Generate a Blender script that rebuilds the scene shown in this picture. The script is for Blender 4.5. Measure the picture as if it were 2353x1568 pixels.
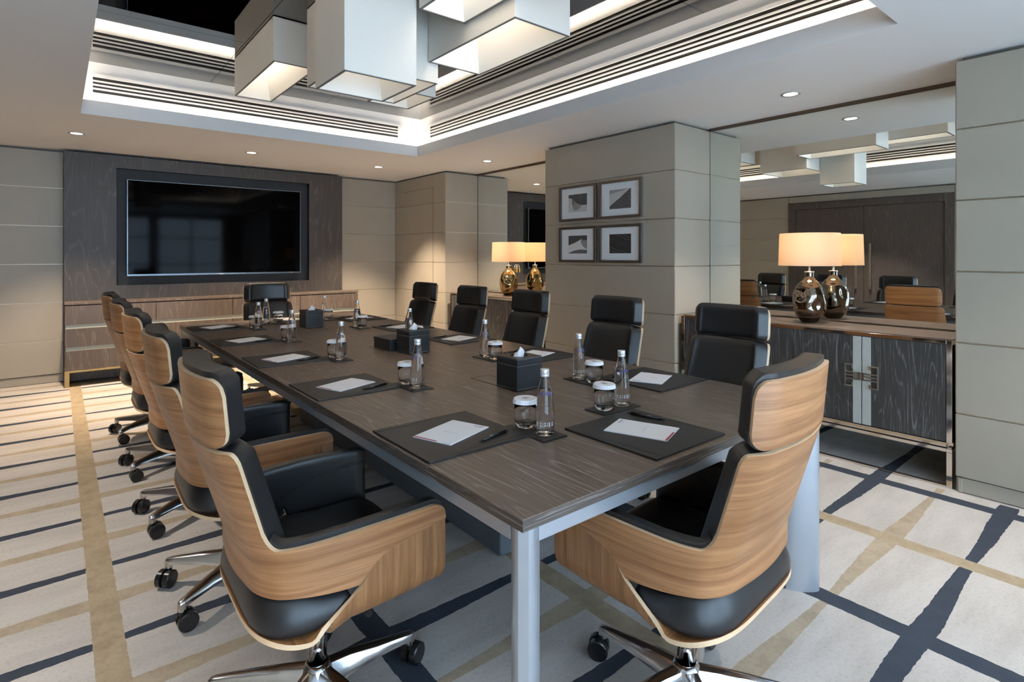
import bpy, bmesh, math, random
from mathutils import Vector, Matrix
random.seed(7)
PI = math.pi
S = bpy.context.scene
for o in list(bpy.data.objects): bpy.data.objects.remove(o, do_unlink=True)
C = S.collection

# ------------------------------------------------------------------ camera, world, exposure
cam_d = bpy.data.cameras.new('camera'); cam = bpy.data.objects.new('camera', cam_d); C.objects.link(cam)
S.camera = cam
cam.location = (0, 0, 1.35)
cam.rotation_euler = (PI/2, 0, -math.atan2(.6334, .7738))
cam_d.sensor_width = 36; cam_d.lens = 36*1275/2353; cam_d.shift_y = -196/2353; cam_d.clip_start = .02
S.view_settings.view_transform = 'Standard'; S.view_settings.look = 'None'
S.view_settings.exposure = 0.23; S.view_settings.gamma = 1; S.view_settings.use_curve_mapping = False
W = bpy.data.worlds.new('world'); S.world = W; W.use_nodes = True
bg = W.node_tree.nodes['Background']; bg.inputs[0].default_value = (.56, .77, 1.0, 1); bg.inputs[1].default_value = 7.8
K_DOWN = 300      # downlights (W)
K_COVE = 48.0     # cove strips
K_PEND = 5.5     # pendant diffusers
K_LAMP = 2.3       # table lamps (W)
WARM = (1.0, .80, .60); NEUT = (1.0, .88, .74)

# ------------------------------------------------------------------ mesh helpers
class MB:
    def __init__(s): s.v = []; s.f = []; s.m = []; s.sm = []; s.uv = {}
    def add(s, vs, fs, mi=0, smooth=False):
        b = len(s.v); s.v += [tuple(p) for p in vs]
        for f in fs: s.f.append(tuple(b+i for i in f)); s.m.append(mi); s.sm.append(smooth)
        return s
    def box(s, x0, x1, y0, y1, z0, z1, mi=0):
        v = [(x, y, z) for z in (z0, z1) for y in (y0, y1) for x in (x0, x1)]
        return s.add(v, [(0,2,3,1),(4,5,7,6),(0,1,5,4),(2,6,7,3),(0,4,6,2),(1,3,7,5)], mi)
    def obox(s, c, ux, uy, hx, hy, z0, z1, mi=0):
        v = []
        for z in (z0, z1):
            for b in (-1, 1):
                for a in (-1, 1): v.append((c[0]+ux[0]*hx*a+uy[0]*hy*b, c[1]+ux[1]*hx*a+uy[1]*hy*b, z))
        return s.add(v, [(0,2,3,1),(4,5,7,6),(0,1,5,4),(2,6,7,3),(0,4,6,2),(1,3,7,5)], mi)
    def quad(s, a, b, c, d, mi=0): return s.add([a,b,c,d], [(0,1,2,3)], mi)
    def poly(s, pts, mi=0): return s.add(pts, [tuple(range(len(pts)))], mi)
    def prism(s, pts, z0, z1, mi=0, smooth=False):
        n = len(pts); v = [(p[0],p[1],z0) for p in pts]+[(p[0],p[1],z1) for p in pts]
        s.add(v, [tuple(range(n-1,-1,-1)), tuple(range(n,2*n))], mi)
        b = len(s.v)-2*n
        for i in range(n):
            s.f.append((b+i, b+(i+1)%n, b+n+(i+1)%n, b+n+i)); s.m.append(mi); s.sm.append(smooth)
        return s
    def lathe(s, prof, c=(0,0,0), n=32, mi=0, smooth=True, caps=True, ribs=0, ribd=0):
        v = []; f = []
        for (r, z) in prof:
            for k in range(n):
                a = 2*PI*k/n; rr = r*(1+(ribd if (ribs and k % 2) else 0))
                v.append((c[0]+rr*math.cos(a), c[1]+rr*math.sin(a), c[2]+z))
        for i in range(len(prof)-1):
            for k in range(n): f.append((i*n+k, i*n+(k+1)%n, (i+1)*n+(k+1)%n, (i+1)*n+k))
        s.add(v, f, mi, smooth)
        if caps:
            b = len(s.v)-len(v)
            if prof[0][0] > 1e-5: s.f.append(tuple(b+k for k in range(n-1,-1,-1))); s.m.append(mi); s.sm.append(False)
            if prof[-1][0] > 1e-5: s.f.append(tuple(b+(len(prof)-1)*n+k for k in range(n))); s.m.append(mi); s.sm.append(False)
        return s
    def cyl(s, a, b, r, n=20, mi=0, r2=None, smooth=True):
        a = Vector(a); b = Vector(b); d = (b-a).normalized()
        u = d.orthogonal().normalized(); w = d.cross(u); r2 = r if r2 is None else r2
        v = []
        for p, q in ((a, r), (b, r2)):
            for k in range(n):
                t = 2*PI*k/n; v.append(tuple(p+u*q*math.cos(t)+w*q*math.sin(t)))
        f = [(k, (k+1)%n, n+(k+1)%n, n+k) for k in range(n)]
        s.add(v, f, mi, smooth); base = len(s.v)-2*n
        s.f.append(tuple(base+k for k in range(n-1,-1,-1))); s.m.append(mi); s.sm.append(False)
        s.f.append(tuple(base+n+k for k in range(n))); s.m.append(mi); s.sm.append(False)
        return s
    def grid(s, P, mi=0, smooth=True, flip=False):
        r = len(P); c = len(P[0]); v = [tuple(p) for row in P for p in row]; f = []
        for i in range(r-1):
            for j in range(c-1):
                q = (i*c+j, i*c+j+1, (i+1)*c+j+1, (i+1)*c+j)
                f.append(q[::-1] if flip else q)
        return s.add(v, f, mi, smooth)
    def mesh(s, name, mats):
        me = bpy.data.meshes.new(name); me.from_pydata(s.v, [], s.f)
        for m in mats: me.materials.append(m)
        me.polygons.foreach_set('material_index', s.m); me.polygons.foreach_set('use_smooth', s.sm)
        me.update(); return me
    def build(s, name, mats, parent=None, bevel=0, seg=2, loc=None, rz=0):
        if not isinstance(mats, (list, tuple)): mats = [mats]
        o = bpy.data.objects.new(name, s.mesh(name, mats)); C.objects.link(o)
        if parent: o.parent = parent
        if loc: o.location = loc
        if rz: o.rotation_euler.z = rz
        if bevel:
            m = o.modifiers.new('bevel', 'BEVEL'); m.width = bevel; m.segments = seg; m.limit_method = 'ANGLE'; m.angle_limit = .7
            m.harden_normals = True
            for p in o.data.polygons: p.use_smooth = True
        return o
def tag(o, label=None, cat=None, group=None, kind=None):
    if label: o['label'] = label
    if cat: o['category'] = cat
    if group: o['group'] = group
    if kind: o['kind'] = kind
    return o
def empty(name, loc=(0,0,0), rz=0):
    o = bpy.data.objects.new(name, None); C.objects.link(o); o.location = loc; o.rotation_euler.z = rz
    o.empty_display_size = .1; return o
def copy_tree(o, parent=None):
    c = o.copy(); C.objects.link(c)
    if parent is not None: c.parent = parent
    for ch in [x for x in bpy.data.objects if x.parent is o]: copy_tree(ch, c)
    return c
def struct(o): o['kind'] = 'structure'; return o

# ------------------------------------------------------------------ materials
class NT:
    def __init__(s, name):
        s.mat = bpy.data.materials.new(name); s.mat.use_nodes = True; s.nt = s.mat.node_tree
        s.b = s.nt.nodes['Principled BSDF']; s.out = s.nt.nodes['Material Output']
    def n(s, t, **k):
        x = s.nt.nodes.new(t)
        for a, b in k.items():
            if a in ('op',): x.operation = b
            elif a.startswith('i_'): x.inputs[a[2:].replace('_', ' ')].default_value = b
            else: setattr(x, a, b)
        return x
    def l(s, a, b): s.nt.links.new(a, b)
    def setin(s, inp, v):
        if isinstance(v, (int, float, tuple)): inp.default_value = v
        else: s.l(v, inp)
    def m(s, op, a, b=None, c=None, clamp=False):
        x = s.nt.nodes.new('ShaderNodeMath'); x.operation = op; x.use_clamp = clamp
        for i, v in enumerate((a, b, c)):
            if v is not None: s.setin(x.inputs[i], v)
        return x.outputs[0]
    def coord(s, kind='Object'): return s.n('ShaderNodeTexCoord').outputs[kind]
    def mapped(s, vec, scale=(1,1,1), rot=(0,0,0), loc=(0,0,0)):
        x = s.n('ShaderNodeMapping'); x.inputs['Scale'].default_value = scale; x.inputs['Rotation'].default_value = rot; x.inputs['Location'].default_value = loc
        s.l(vec, x.inputs[0]); return x.outputs[0]
    def noise(s, vec, scale, detail=3, rough=.5, dist=0):
        x = s.n('ShaderNodeTexNoise'); s.l(vec, x.inputs['Vector'])
        x.inputs['Scale'].default_value = scale; x.inputs['Detail'].default_value = detail; x.inputs['Roughness'].default_value = rough; x.inputs['Distortion'].default_value = dist
        return x.outputs['Fac']
    def mix(s, f, a, b):
        x = s.n('ShaderNodeMix'); x.data_type = 'RGBA'; s.setin(x.inputs[0], f)
        for i, v in ((6, a), (7, b)):
            if isinstance(v, tuple): v = v if len(v) == 4 else v+(1,)
            s.setin(x.inputs[i], v)
        return x.outputs[2]
    def ramp(s, f, lo, hi): 
        x = s.n('ShaderNodeMapRange'); s.setin(x.inputs[0], f); x.inputs[1].default_value = lo; x.inputs[2].default_value = hi; x.interpolation_type = 'SMOOTHSTEP'
        return x.outputs[0]
    def bump(s, h, strength=.2, dist=.002):
        x = s.n('ShaderNodeBump'); x.inputs['Strength'].default_value = strength; x.inputs['Distance'].default_value = dist
        s.l(h, x.inputs['Height']); s.l(x.outputs[0], s.b.inputs['Normal'])
    def base(s, col): s.setin(s.b.inputs['Base Color'], col if not isinstance(col, tuple) else (col+(1,))[:4])
    def p(s, **k):
        for a, b in k.items(): s.setin(s.b.inputs[a.replace('_', ' ')], b)
        return s

def simple(name, col, rough=.5, metal=0, var=0, vs=20, bump=0, bs=200, spec=.5, bd=.001, **k):
    t = NT(name); t.p(Roughness=rough, Metallic=metal); t.b.inputs['Specular IOR Level'].default_value = spec
    co = t.coord()
    if var:
        n = t.noise(co, vs, 4); t.base(t.mix(n, tuple(c*(1-var) for c in col), tuple(min(1, c*(1+var)) for c in col)))
    else: t.base(col)
    if bump: t.bump(t.noise(co, bs, 3), bump, bd)
    for a, b in k.items(): t.b.inputs[a.replace('_', ' ')].default_value = b
    return t.mat
def oak(name, dark, mid, light, axis='y', rough=.38, lines=1.0, scale=1.0, coordk='Object', N=16, rmap=True, bumps=.25, cross=2.2, along=.35):
    """dark oak with pale limed grain: contour lines of a stretched noise give cathedral figure"""
    t = NT(name); co = t.coord(coordk)
    a, c = along*scale, cross*scale
    sc = {'x': (a, c, c), 'y': (c, a, c), 'z': (c, c, a)}[axis]
    v = t.mapped(co, sc)
    h = t.noise(v, 1.6, 2, .45, .25)
    fr = t.m('FRACT', t.m('MULTIPLY', h, float(N)))
    d = t.m('ABSOLUTE', t.m('SUBTRACT', fr, .5))
    line = t.ramp(d, .36, .5)
    fs = {'x': (6, 260, 260), 'y': (260, 6, 260), 'z': (260, 260, 6)}[axis]
    pores = t.noise(t.mapped(co, tuple(q*scale for q in fs)), 1.0, 3, .7)
    brk = t.ramp(pores, .44, .60)
    streak = t.ramp(t.noise(t.mapped(co, tuple(q*scale*.35 for q in fs)), 1.0, 3, .6), .46, .75)
    mask = t.m('ADD', t.m('MULTIPLY', t.m('MULTIPLY', line, brk), .75*lines), t.m('MULTIPLY', t.m('MULTIPLY', streak, brk), .60*lines), clamp=True)
    body = t.mix(t.noise(t.mapped(co, tuple(q*scale*.12 for q in fs)), 1.0, 4, .6), dark, mid)
    t.base(t.mix(mask, body, light))
    t.p(Roughness=rough)
    t.bump(mask, bumps, .0006)
    return t.mat
def veneer(name, dark, light, rough=.42):
    t = NT(name); uv = t.coord('UV')
    g = t.noise(t.mapped(uv, (1.3, 44, 1)), 1.0, 4, .62, .5)
    f = t.noise(t.mapped(uv, (5, 330, 1)), 1.0, 3, .7)
    b = t.mix(t.ramp(g, .3, .7), dark, light)
    t.base(t.mix(t.m('MULTIPLY', t.ramp(f, .42, .68), .42), b, tuple(c*.45 for c in dark)))
    t.p(Roughness=rough); t.b.inputs['Coat Weight'].default_value = .15; t.b.inputs['Coat Roughness'].default_value = .3
    return t.mat
def emis(name, col, st):
    t = NT(name); e = t.n('ShaderNodeEmission'); e.inputs[0].default_value = col+(1,); e.inputs[1].default_value = st
    t.l(e.outputs[0], t.out.inputs[0]); return t.mat
def glassm(name, ior=1.45, rough=0.0, col=(1,1,1)):
    t = NT(name); t.base(col); t.p(Roughness=rough, IOR=ior); t.b.inputs['Transmission Weight'].default_value = 1; return t.mat

M = {}
M['ceiling'] = simple('ceiling_paint', (.74,.73,.72), .55, bump=.02, bs=300, spec=.4)
M['lip'] = M['ceiling']
t = NT('padded_leather_wall'); co = t.coord(); n = t.noise(co, 900, 2); n2 = t.noise(co, 3, 3)
t.base(t.mix(n2, (.315,.278,.222), (.365,.322,.258))); t.p(Roughness=.42); t.bump(n, .12, .0006); M['wallpad'] = t.mat
M['wallback'] = simple('wall_backing', (.13,.12,.10), .6, bump=.05)
M['strip'] = simple('groove_strip_metal', (.72,.64,.52), .35, 1, var=.05)
M['oak'] = oak('table_dark_oak', (.098,.067,.048), (.152,.108,.080), (.38,.32,.265), 'y', .33, N=30, lines=.95, cross=3.0, along=.30)
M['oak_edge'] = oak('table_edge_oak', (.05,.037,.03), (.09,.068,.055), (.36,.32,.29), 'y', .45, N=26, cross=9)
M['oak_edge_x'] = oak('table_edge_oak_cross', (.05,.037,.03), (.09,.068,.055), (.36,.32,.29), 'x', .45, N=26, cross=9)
M['oakv'] = oak('panel_dark_oak_vertical', (.038,.031,.026), (.060,.049,.042), (.16,.14,.125), 'z', .45, lines=.7, N=13)
M['oakdoor'] = oak('door_dark_oak_vertical', (.062,.046,.039), (.09,.068,.057), (.19,.165,.145), 'z', .45, lines=.6, N=13)
M['oakdrawer'] = oak('console_brown_oak', (.076,.055,.042), (.110,.082,.063), (.24,.20,.165), 'z', .42, lines=.8, N=13)
M['oakblack'] = oak('sideboard_black_oak', (.030,.028,.026), (.047,.044,.041), (.21,.205,.20), 'z', .5, N=22, lines=1.0, cross=3.0)
M['oaktop'] = oak('sideboard_top_oak', (.10,.070,.055), (.15,.11,.085), (.30,.25,.21), 'y', .3, N=11)
M['veneer'] = veneer('chair_walnut_veneer', (.235,.095,.031), (.41,.195,.080))
M['veneer_side'] = veneer('chair_walnut_veneer_vertical', (.20,.082,.027), (.36,.17,.065))
M['ply'] = simple('chair_plywood_edge', (.60,.42,.26), .5, var=.12, vs=120)
M['leather'] = simple('black_leather', (.0125,.0125,.0135), .36, bump=.12, bs=420, var=.2, vs=6, bd=.0006)
M['leather_seam'] = simple('black_leather_seam', (.008,.008,.009), .5, bump=.1)
M['blotter'] = simple('blotter_black_leather', (.015,.015,.0155), .46, bump=.25, bs=900, bd=.0004)
M['blotter_edge'] = simple('blotter_edge', (.012,.013,.015), .5, bump=.1)
M['stitch'] = simple('pale_stitching', (.42,.42,.40), .6)
M['chrome'] = simple('polished_aluminium', (.62,.62,.63), .16, 1, var=.04)
M['chromec'] = simple('column_chrome', (.75,.75,.76), .06, 1)
M['bronzechrome'] = simple('polished_warm_steel', (.66,.61,.56), .07, 1)
M['plastic'] = simple('black_plastic', (.010,.010,.011), .22, var=.1)
M['steelpaint'] = simple('silver_grey_table_steel', (.40,.42,.45), .36, .55, var=.03)
M['steelblue'] = simple('blue_grey_base_steel', (.16,.18,.21), .4, .5)
M['dark'] = simple('dark_gap', (.012,.012,.013), .7)
M['gold'] = simple('brass_paint', (.42,.30,.13), .4, .75)
M['palegreen'] = simple('pale_green_glass_strip', (.40,.42,.35), .25, .0)
M['stone'] = simple('pale_stone_strip', (.42,.43,.39), .4, var=.08, vs=30)
M['handle'] = simple('brushed_nickel_bronze', (.46,.40,.33), .32, 1)
M['tvframe'] = simple('tv_blue_grey_bezel', (.16,.19,.22), .25, .8)
M['tvscreen'] = simple('tv_glass_screen', (.0010,.0010,.0014), .06, spec=.055)
M['niche'] = simple('niche_dark_blue_grey', (.018,.020,.024), .6, bump=.05, var=.1)
M['mirror'] = simple('mirror_silver', (.86,.89,.86), .0, 1)
M['cmirror'] = simple('grey_ceiling_mirror', (.20,.20,.195), .012, 1)
M['bronze'] = simple('bronze_trim', (.13,.095,.07), .4, .6)
M['white'] = simple('vent_white_paint', (.74,.72,.70), .5)
M['slot'] = simple('vent_slot_black', (.02,.018,.016), .6)
M['fabric'] = simple('pendant_fabric', (.76,.72,.65), .75, bump=.25, bs=700, var=.03, vs=200, bd=.0005)
M['fabric_edge'] = simple('pendant_edge', (.20,.20,.19), .6)
M['liner'] = simple('pendant_liner', (.82,.80,.75), .7)
M['paper'] = simple('white_paper', (.80,.79,.80), .7)
M['red'] = simple('crimson_print', (.40,.02,.06), .6)
M['grey'] = simple('grey_print', (.35,.35,.37), .6)
M['ink'] = simple('dark_print', (.12,.12,.14), .6)
M['lid'] = simple('white_paper_lid', (.80,.79,.81), .55)
M['cap'] = simple('silver_cap', (.80,.81,.83), .3, .6)
M['glass'] = glassm('clear_glass', 1.28)
M['water'] = glassm('water', 1.22)
M['blueink'] = simple('blue_lettering', (.05,.07,.40), .4)
M['whitelabel'] = simple('white_lettering', (.75,.77,.80), .5)
M['bframe'] = simple('picture_frame_bronze', (.12,.095,.078), .33, .7, var=.1)
M['frameside'] = simple('picture_frame_steel_side', (.45,.47,.50), .25, 1)
M['matboard'] = simple('white_mount', (.66,.68,.70), .8)
M['brass'] = simple('padlock_brass', (.60,.38,.12), .3, .9)
M['led_red'] = emis('standby_led', (1,.15,.05), 3)
M['down'] = emis('downlight_lens', (1.0,.93,.82), 14)
M['cove'] = emis('cove_led', NEUT, K_COVE)
M['pend'] = emis('pendant_lamp_lens', NEUT, K_PEND)
M['winframe'] = simple('window_frame_dark', (.03,.03,.032), .4, .4)
M['wglass'] = glassm('window_glass', 1.02)
M['rimsteel'] = simple('downlight_rim', (.55,.54,.52), .4, .5)
for k, c in enumerate([(.02,.02,.022), (.055,.055,.06), (.11,.11,.115), (.25,.25,.26), (.45,.45,.46), (.62,.62,.63)]):
    M['g%d' % k] = simple('photo_print_grey_%d' % k, c, .35)
# lamp shade: translucent fabric
t = NT('lamp_shade_fabric'); t.base((.80,.70,.56)); t.p(Roughness=.9)
tr = t.n('ShaderNodeBsdfTranslucent'); tr.inputs[0].default_value = (.95,.76,.57,1)
mx = t.n('ShaderNodeMixShader'); mx.inputs[0].default_value = .62
t.l(t.b.outputs[0], mx.inputs[1]); t.l(tr.outputs[0], mx.inputs[2]); t.l(mx.outputs[0], t.out.inputs[0])
t.bump(t.noise(t.mapped(t.coord(), (400, 400, 8)), 1, 2), .2, .0004); M['shade'] = t.mat
# mercury glass lamp body
t = NT('bronze_mirror_glass'); t.base(t.mix(t.noise(t.coord(), 6, 3), (.17,.135,.11), (.27,.23,.19))); t.p(Metallic=1.0, Roughness=.04); M['mercury'] = t.mat
M['mercury_gold'] = simple('gold_mirror_glass', (.46,.33,.16), .04, 1, var=.15, vs=6)

# ------------------------------------------------------------------ carpet
t = NT('striped_wool_carpet'); co = t.coord()
sep = t.n('ShaderNodeSeparateXYZ'); t.l(co, sep.inputs[0]); x = sep.outputs[0]; y = sep.outputs[1]
wob = t.m('MULTIPLY', t.m('SUBTRACT', t.noise(co, 22, 3, .6), .5), .012)
wob2 = t.m('MULTIPLY', t.m('SUBTRACT', t.noise(t.mapped(co, (1,1,1), loc=(5,3,1)), 2.2, 2), .5), .022)
xw = t.m('ADD', x, wob); yw = t.m('ADD', t.m('ADD', y, wob), wob2)
def near(v, origin, period):   # distance to nearest multiple
    q = t.m('DIVIDE', t.m('SUBTRACT', v, origin), period)
    return t.m('MULTIPLY', t.m('ABSOLUTE', t.m('SUBTRACT', q, t.m('ROUND', q))), period)
dxN = near(xw, .887, 1.468); dxT = near(xw, .139, 1.468)          # distance to the navy / tan bands that run away from the windows
dyN = near(yw, .61, .5955); dyT = near(yw, .9075, .5955)
def lt(a, b): return t.m('LESS_THAN', a, b)
wn = t.m('SUBTRACT', .043, t.m('MULTIPLY', dxN, .031)); wt = t.m('SUBTRACT', .046, t.m('MULTIPLY', dxT, .044))
XN = lt(dxN, .044); XT = lt(dxT, .046); EB = lt(xw, 3.955); YN = t.m('MULTIPLY', lt(dyN, wn), t.m('MAXIMUM', EB, t.m('GREATER_THAN', y, .88))); YT = t.m('MULTIPLY', lt(dyT, wt), EB)
grain = t.noise(co, 420, 2, .7); cloud = t.noise(t.mapped(co, (.8, 3.2, 1)), 2.2, 4, .6)
pile = t.noise(t.mapped(co, (30, 160, 30)), 1, 3, .6)
basec = t.mix(t.ramp(cloud, .35, .7), (.545,.51,.475), (.465,.43,.395))
tanc = t.mix(t.ramp(t.noise(co, 9, 4, .7), .35, .68), (.43,.345,.235), (.335,.265,.175))
navy = t.mix(t.noise(co, 14, 3), (.034,.046,.066), (.052,.064,.086))
c1 = t.mix(YN, basec, navy); c1 = t.mix(t.m('MULTIPLY', YT, .85), c1, tanc); c1 = t.mix(XT, c1, tanc); c1 = t.mix(XN, c1, navy)
mott = t.noise(co, 75, 4, .75)
c1 = t.mix(t.m('MULTIPLY', t.ramp(grain, .3, .7), .30), c1, t.mix(.5, c1, (.12,.10,.09)))
c1 = t.mix(t.m('MULTIPLY', t.ramp(mott, .48, .66), .30), c1, t.mix(.55, c1, (.10,.085,.07)))
t.base(c1); t.p(Roughness=.95); t.b.inputs['Specular IOR Level'].default_value = .1
hh = t.m('ADD', t.m('MULTIPLY', grain, .4), t.m('ADD', t.m('MULTIPLY', pile, .3), t.m('MULTIPLY', t.m('ADD', XT, t.m('ADD', YT, t.m('ADD', XN, YN))), -.5)))
t.bump(hh, .7, .003); M['carpet'] = t.mat
XL, XR, XM, YN0, YB, H = -1.8, 3.97, 4.50, -2.0, 7.65, 2.48
struct(MB().box(XL-.1, XM+.1, YN0-.1, YB+.15, -.05, 0).build('floor', M['carpet']))

# ------------------------------------------------------------------ walls
ZS = [.0, .09, .45, .855, 1.26, 1.665, 2.07, 2.46]
def wall_x(mb, X, out, y0, y1, ys, zs=ZS):    # panels facing +-X; out = +1 faces +X, -1 faces -X; padding stands on backing
    d = .03*out
    g = .0035
    ys = [y0]+ys+[y1]
    for a, b in zip(ys[:-1], ys[1:]):
        for z0, z1 in zip(zs[:-1], zs[1:]):
            off = .0 if z0 > .01 else .012
            xa, xb = sorted((X-d*.99, X-off*out)); mb.box(xa, xb, a+g, b-g, z0+g, z1-g, 0)
    xa, xb = sorted((X-d, X-.003*out))
    for z in zs[2:-1]: mb.box(xa, xb, y0+.004, y1-.004, z-.0028, z+.0028, 1)
    for q in ys[1:-1]: mb.box(xa, xb, q-.002, q+.002, zs[1], zs[-1]-.004, 1)
def wall_y(mb, Y, out, x0, x1, xs, zs=ZS):
    d = .03*out; g = .0035; xs = [x0]+xs+[x1]
    for a, b in zip(xs[:-1], xs[1:]):
        for z0, z1 in zip(zs[:-1], zs[1:]):
            off = .0 if z0 > .01 else .012
            ya, yb = sorted((Y-d*.99, Y-off*out)); mb.box(a+g, b-g, ya, yb, z0+g, z1-g, 0)
    ya, yb = sorted((Y-d, Y-.003*out))
    for z in zs[2:-1]: mb.box(x0+.004, x1-.004, ya, yb, z-.0028, z+.0028, 1)
    for q in xs[1:-1]: mb.box(q-.002, q+.002, ya, yb, zs[1], zs[-1]-.004, 1)
WM = [M['wallpad'], M['strip'], M['wallback']]
mb = MB(); mb.box(XL-.1, XR+.05, YB+.03, YB+.15, 0, H+.5, 2)
wall_y(mb, YB, -1, XL, .05, [-.9]); wall_y(mb, YB, -1, 3.07, XR, [])
struct(mb.build('wall_back', WM, bevel=.010, seg=3))
mb = MB(); mb.box(XL-.1, XL-.03, YN0, YB+.03, 0, H+.5, 2)
wall_x(mb, XL, 1, YN0, 2.32, [0.3]); wall_x(mb, XL, 1, 4.85, YB, [6.2]); 
wall_x(mb, XL, 1, 2.32, 4.85, [], [2.34, 2.46])
struct(mb.build('wall_left', WM, bevel=.010, seg=3))
# right side: three padded piers with mirrored niches between
def pier(name, y0, y1, splits, sides, door=False):
    mb = MB(); mb.box(XR+.03, XM+.08, y0+(.03 if sides[0] else 0), y1-(.03 if sides[1] else 0), 0, H, 2)
    wall_x(mb, XR, -1, y0, y1, splits)
    if sides[0]: wall_y(mb, y0, -1, XR+.001, XM, [])
    if sides[1]: wall_y(mb, y1, 1, XR+.001, XM, [])
    if door:   # hairline of the concealed service door
        mb.box(XR-.0012, XR+.01, 6.555, 6.559, .09, 2.285, 3); mb.box(XR-.0012, XR+.01, 6.557, 7.355, 2.283, 2.287, 3)
    return struct(mb.build(name, WM+[M['dark']], bevel=.009, seg=3))
pier('wall_right_far_pier', 6.245, YB+.02, [6.557, 7.357], (1, 0), True)
pier('wall_right_pillar', 2.71, 4.30, [], (1, 1))
pier('wall_right_near_pier', YN0, .85, [], (0, 1))
mb = MB(); mb.box(XM+.02, XM+.1, .8, 6.3, 0, H, 0); struct(mb.build('wall_right_niche_backing', [M['wallback']]))
for nm, a, b in (('near', .85, 2.71), ('far', 4.30, 6.245)):
    o = struct(MB().box(XM, XM+.012, a, b, .0, 2.455, 0).build('wall_mirror_'+nm, [M['mirror']]))
    o['label'] = 'full height mirror behind the %s sideboard' % nm
    struct(MB().box(XM-.012, XM+.012, a, b, 2.455, H, 0).build('trim_mirror_'+nm, [M['bronze']]))
# near wall with daylight windows (behind the camera)
mb = MB(); mb.box(XL-.1, XR+.1, YN0-.12, YN0, 0, .08, 0); mb.box(XL-.1, XR+.1, YN0-.12, YN0, 2.36, H+.5, 0)
for a, b in ((XL-.1, -1.6), (-.1, .1), (1.85, 2.0), (3.55, XM+.1)): mb.box(a, b, YN0-.12, YN0, .08, 2.36, 0)
struct(mb.build('wall_near', [M['wallpad']]))
for i, (a, b) in enumerate(((-1.6, -.1), (.1, 1.85), (2.0, 3.55))):
    w = MB(); 
    for q in (a, a+(b-a)/2-.02, b-.04): w.box(q, q+.04, YN0-.08, YN0-.02, .08, 2.36)
    for z in (.08, .6, 1.1, 1.8, 2.32): w.box(a+.04, b-.04, YN0-.075, YN0-.025, z, z+.035)
    wo = struct(w.build('window_%d' % (i+1), [M['winframe']]))
    MB().box(a+.01, b-.01, YN0-.055, YN0-.05, .09, 2.35).build('glass', [M['wglass']], wo)
    ld = bpy.data.lights.new('window_portal', 'AREA'); ld.shape = 'RECTANGLE'; ld.size = b-a; ld.size_y = 2.28; ld.cycles.is_portal = True
    lo = bpy.data.objects.new('window_portal', ld); C.objects.link(lo); lo.location = ((a+b)/2, YN0-.1, 1.22); lo.rotation_euler = (-PI/2, 0, PI)
# double door on the left wall, seen in the mirror
d = MB(); d.box(XL-.04, XL+.02, 2.32, 2.44, 0, 2.335); d.box(XL-.04, XL+.02, 4.73, 4.85, 0, 2.335); d.box(XL-.04, XL+.02, 2.44, 4.73, 2.215, 2.335)
dr = struct(d.build('door_1', [M['oakdoor']], bevel=.003))
for k, (a, b) in enumerate(((2.445, 3.577), (3.583, 4.725))):
    lf = MB().box(XL-.035, XL-.002, a, b, .01, 2.21).build('door_leaf', [M['oakdoor']], dr, bevel=.002)
    hy = 3.47 if k == 0 else 3.69
    hm = MB(); hm.box(XL+.035, XL+.055, hy-.015, hy+.015, .78, 1.56)
    for z in (.86, 1.48): hm.box(XL-.002, XL+.04, hy-.008, hy+.008, z-.01, z+.01)
    hm.build('door_handle', [M['handle']], lf, bevel=.002)

# ------------------------------------------------------------------ ceiling with light cove
RX0, RX1, RY0, RY1 = .14, 3.165, .90, 5.565
ZL = 2.597; G = .09; HM = 2.93; IX0, IX1, IY0, IY1 = RX0-G, RX1+G, RY0-G, RY1+G
mb = MB(); X0, X1, Y0, Y1 = XL-.1, XM+.1, YN0-.1, YB+.15
for z0, z1 in ((H, H+.03),):
    mb.box(X0, X1, Y0, RY0, z0, z1); mb.box(X0, X1, RY1, Y1, z0, z1); mb.box(X0, RX0, RY0, RY1, z0, z1); mb.box(RX1, X1, RY0, RY1, z0, z1)
L = .014
h3 = H+.03
mb.box(RX0-L, RX1+L, RY0-L, RY0, h3, ZL); mb.box(RX0-L, RX1+L, RY1, RY1+L, h3, ZL); mb.box(RX0-L, RX0, RY0, RY1, h3, ZL); mb.box(RX1, RX1+L, RY0, RY1, h3, ZL)
T = .04
mb.box(IX0-T, IX1+T, IY0-T, IY0, h3, HM); mb.box(IX0-T, IX1+T, IY1, IY1+T, h3, HM); mb.box(IX0-T, IX0, IY0, IY1, h3, HM); mb.box(IX1, IX1+T, IY0, IY1, h3, HM)
struct(mb.build('ceiling', [M['ceiling']]))
mb = MB()
xs = [IX0, 1.075, 2.13, IX1]; ys = [IY0, 2.0, 3.22, 4.44, IY1]
for a, b in zip(xs[:-1], xs[1:]):
    for c_, d_ in zip(ys[:-1], ys[1:]): mb.box(a+.0015, b-.0015, c_+.0015, d_-.0015, HM, HM+.01)
mb.box(X0, X1, Y0, Y1, HM+.012, HM+.06, 1)
o = struct(mb.build('mirrored_recess_ceiling', [M['cmirror'], M['dark']])); o['label'] = 'grey mirror panels lining the recessed ceiling'
mb = MB(); zc = 2.53
mb.box(RX0-.05, RX1+.05, RY0-.06, RY0-.035, zc, zc+.012); mb.box(RX0-.05, RX1+.05, RY1+.035, RY1+.06, zc, zc+.012)
mb.box(RX0-.06, RX0-.035, RY0-.03, RY1+.03, zc, zc+.012); mb.box(RX1+.035, RX1+.06, RY0-.03, RY1+.03, zc, zc+.012)
o = mb.build('cove_light_strip', [M['cove']]); tag(o, 'warm white light strip hidden in the cove around the ceiling recess', 'light strip')
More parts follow.
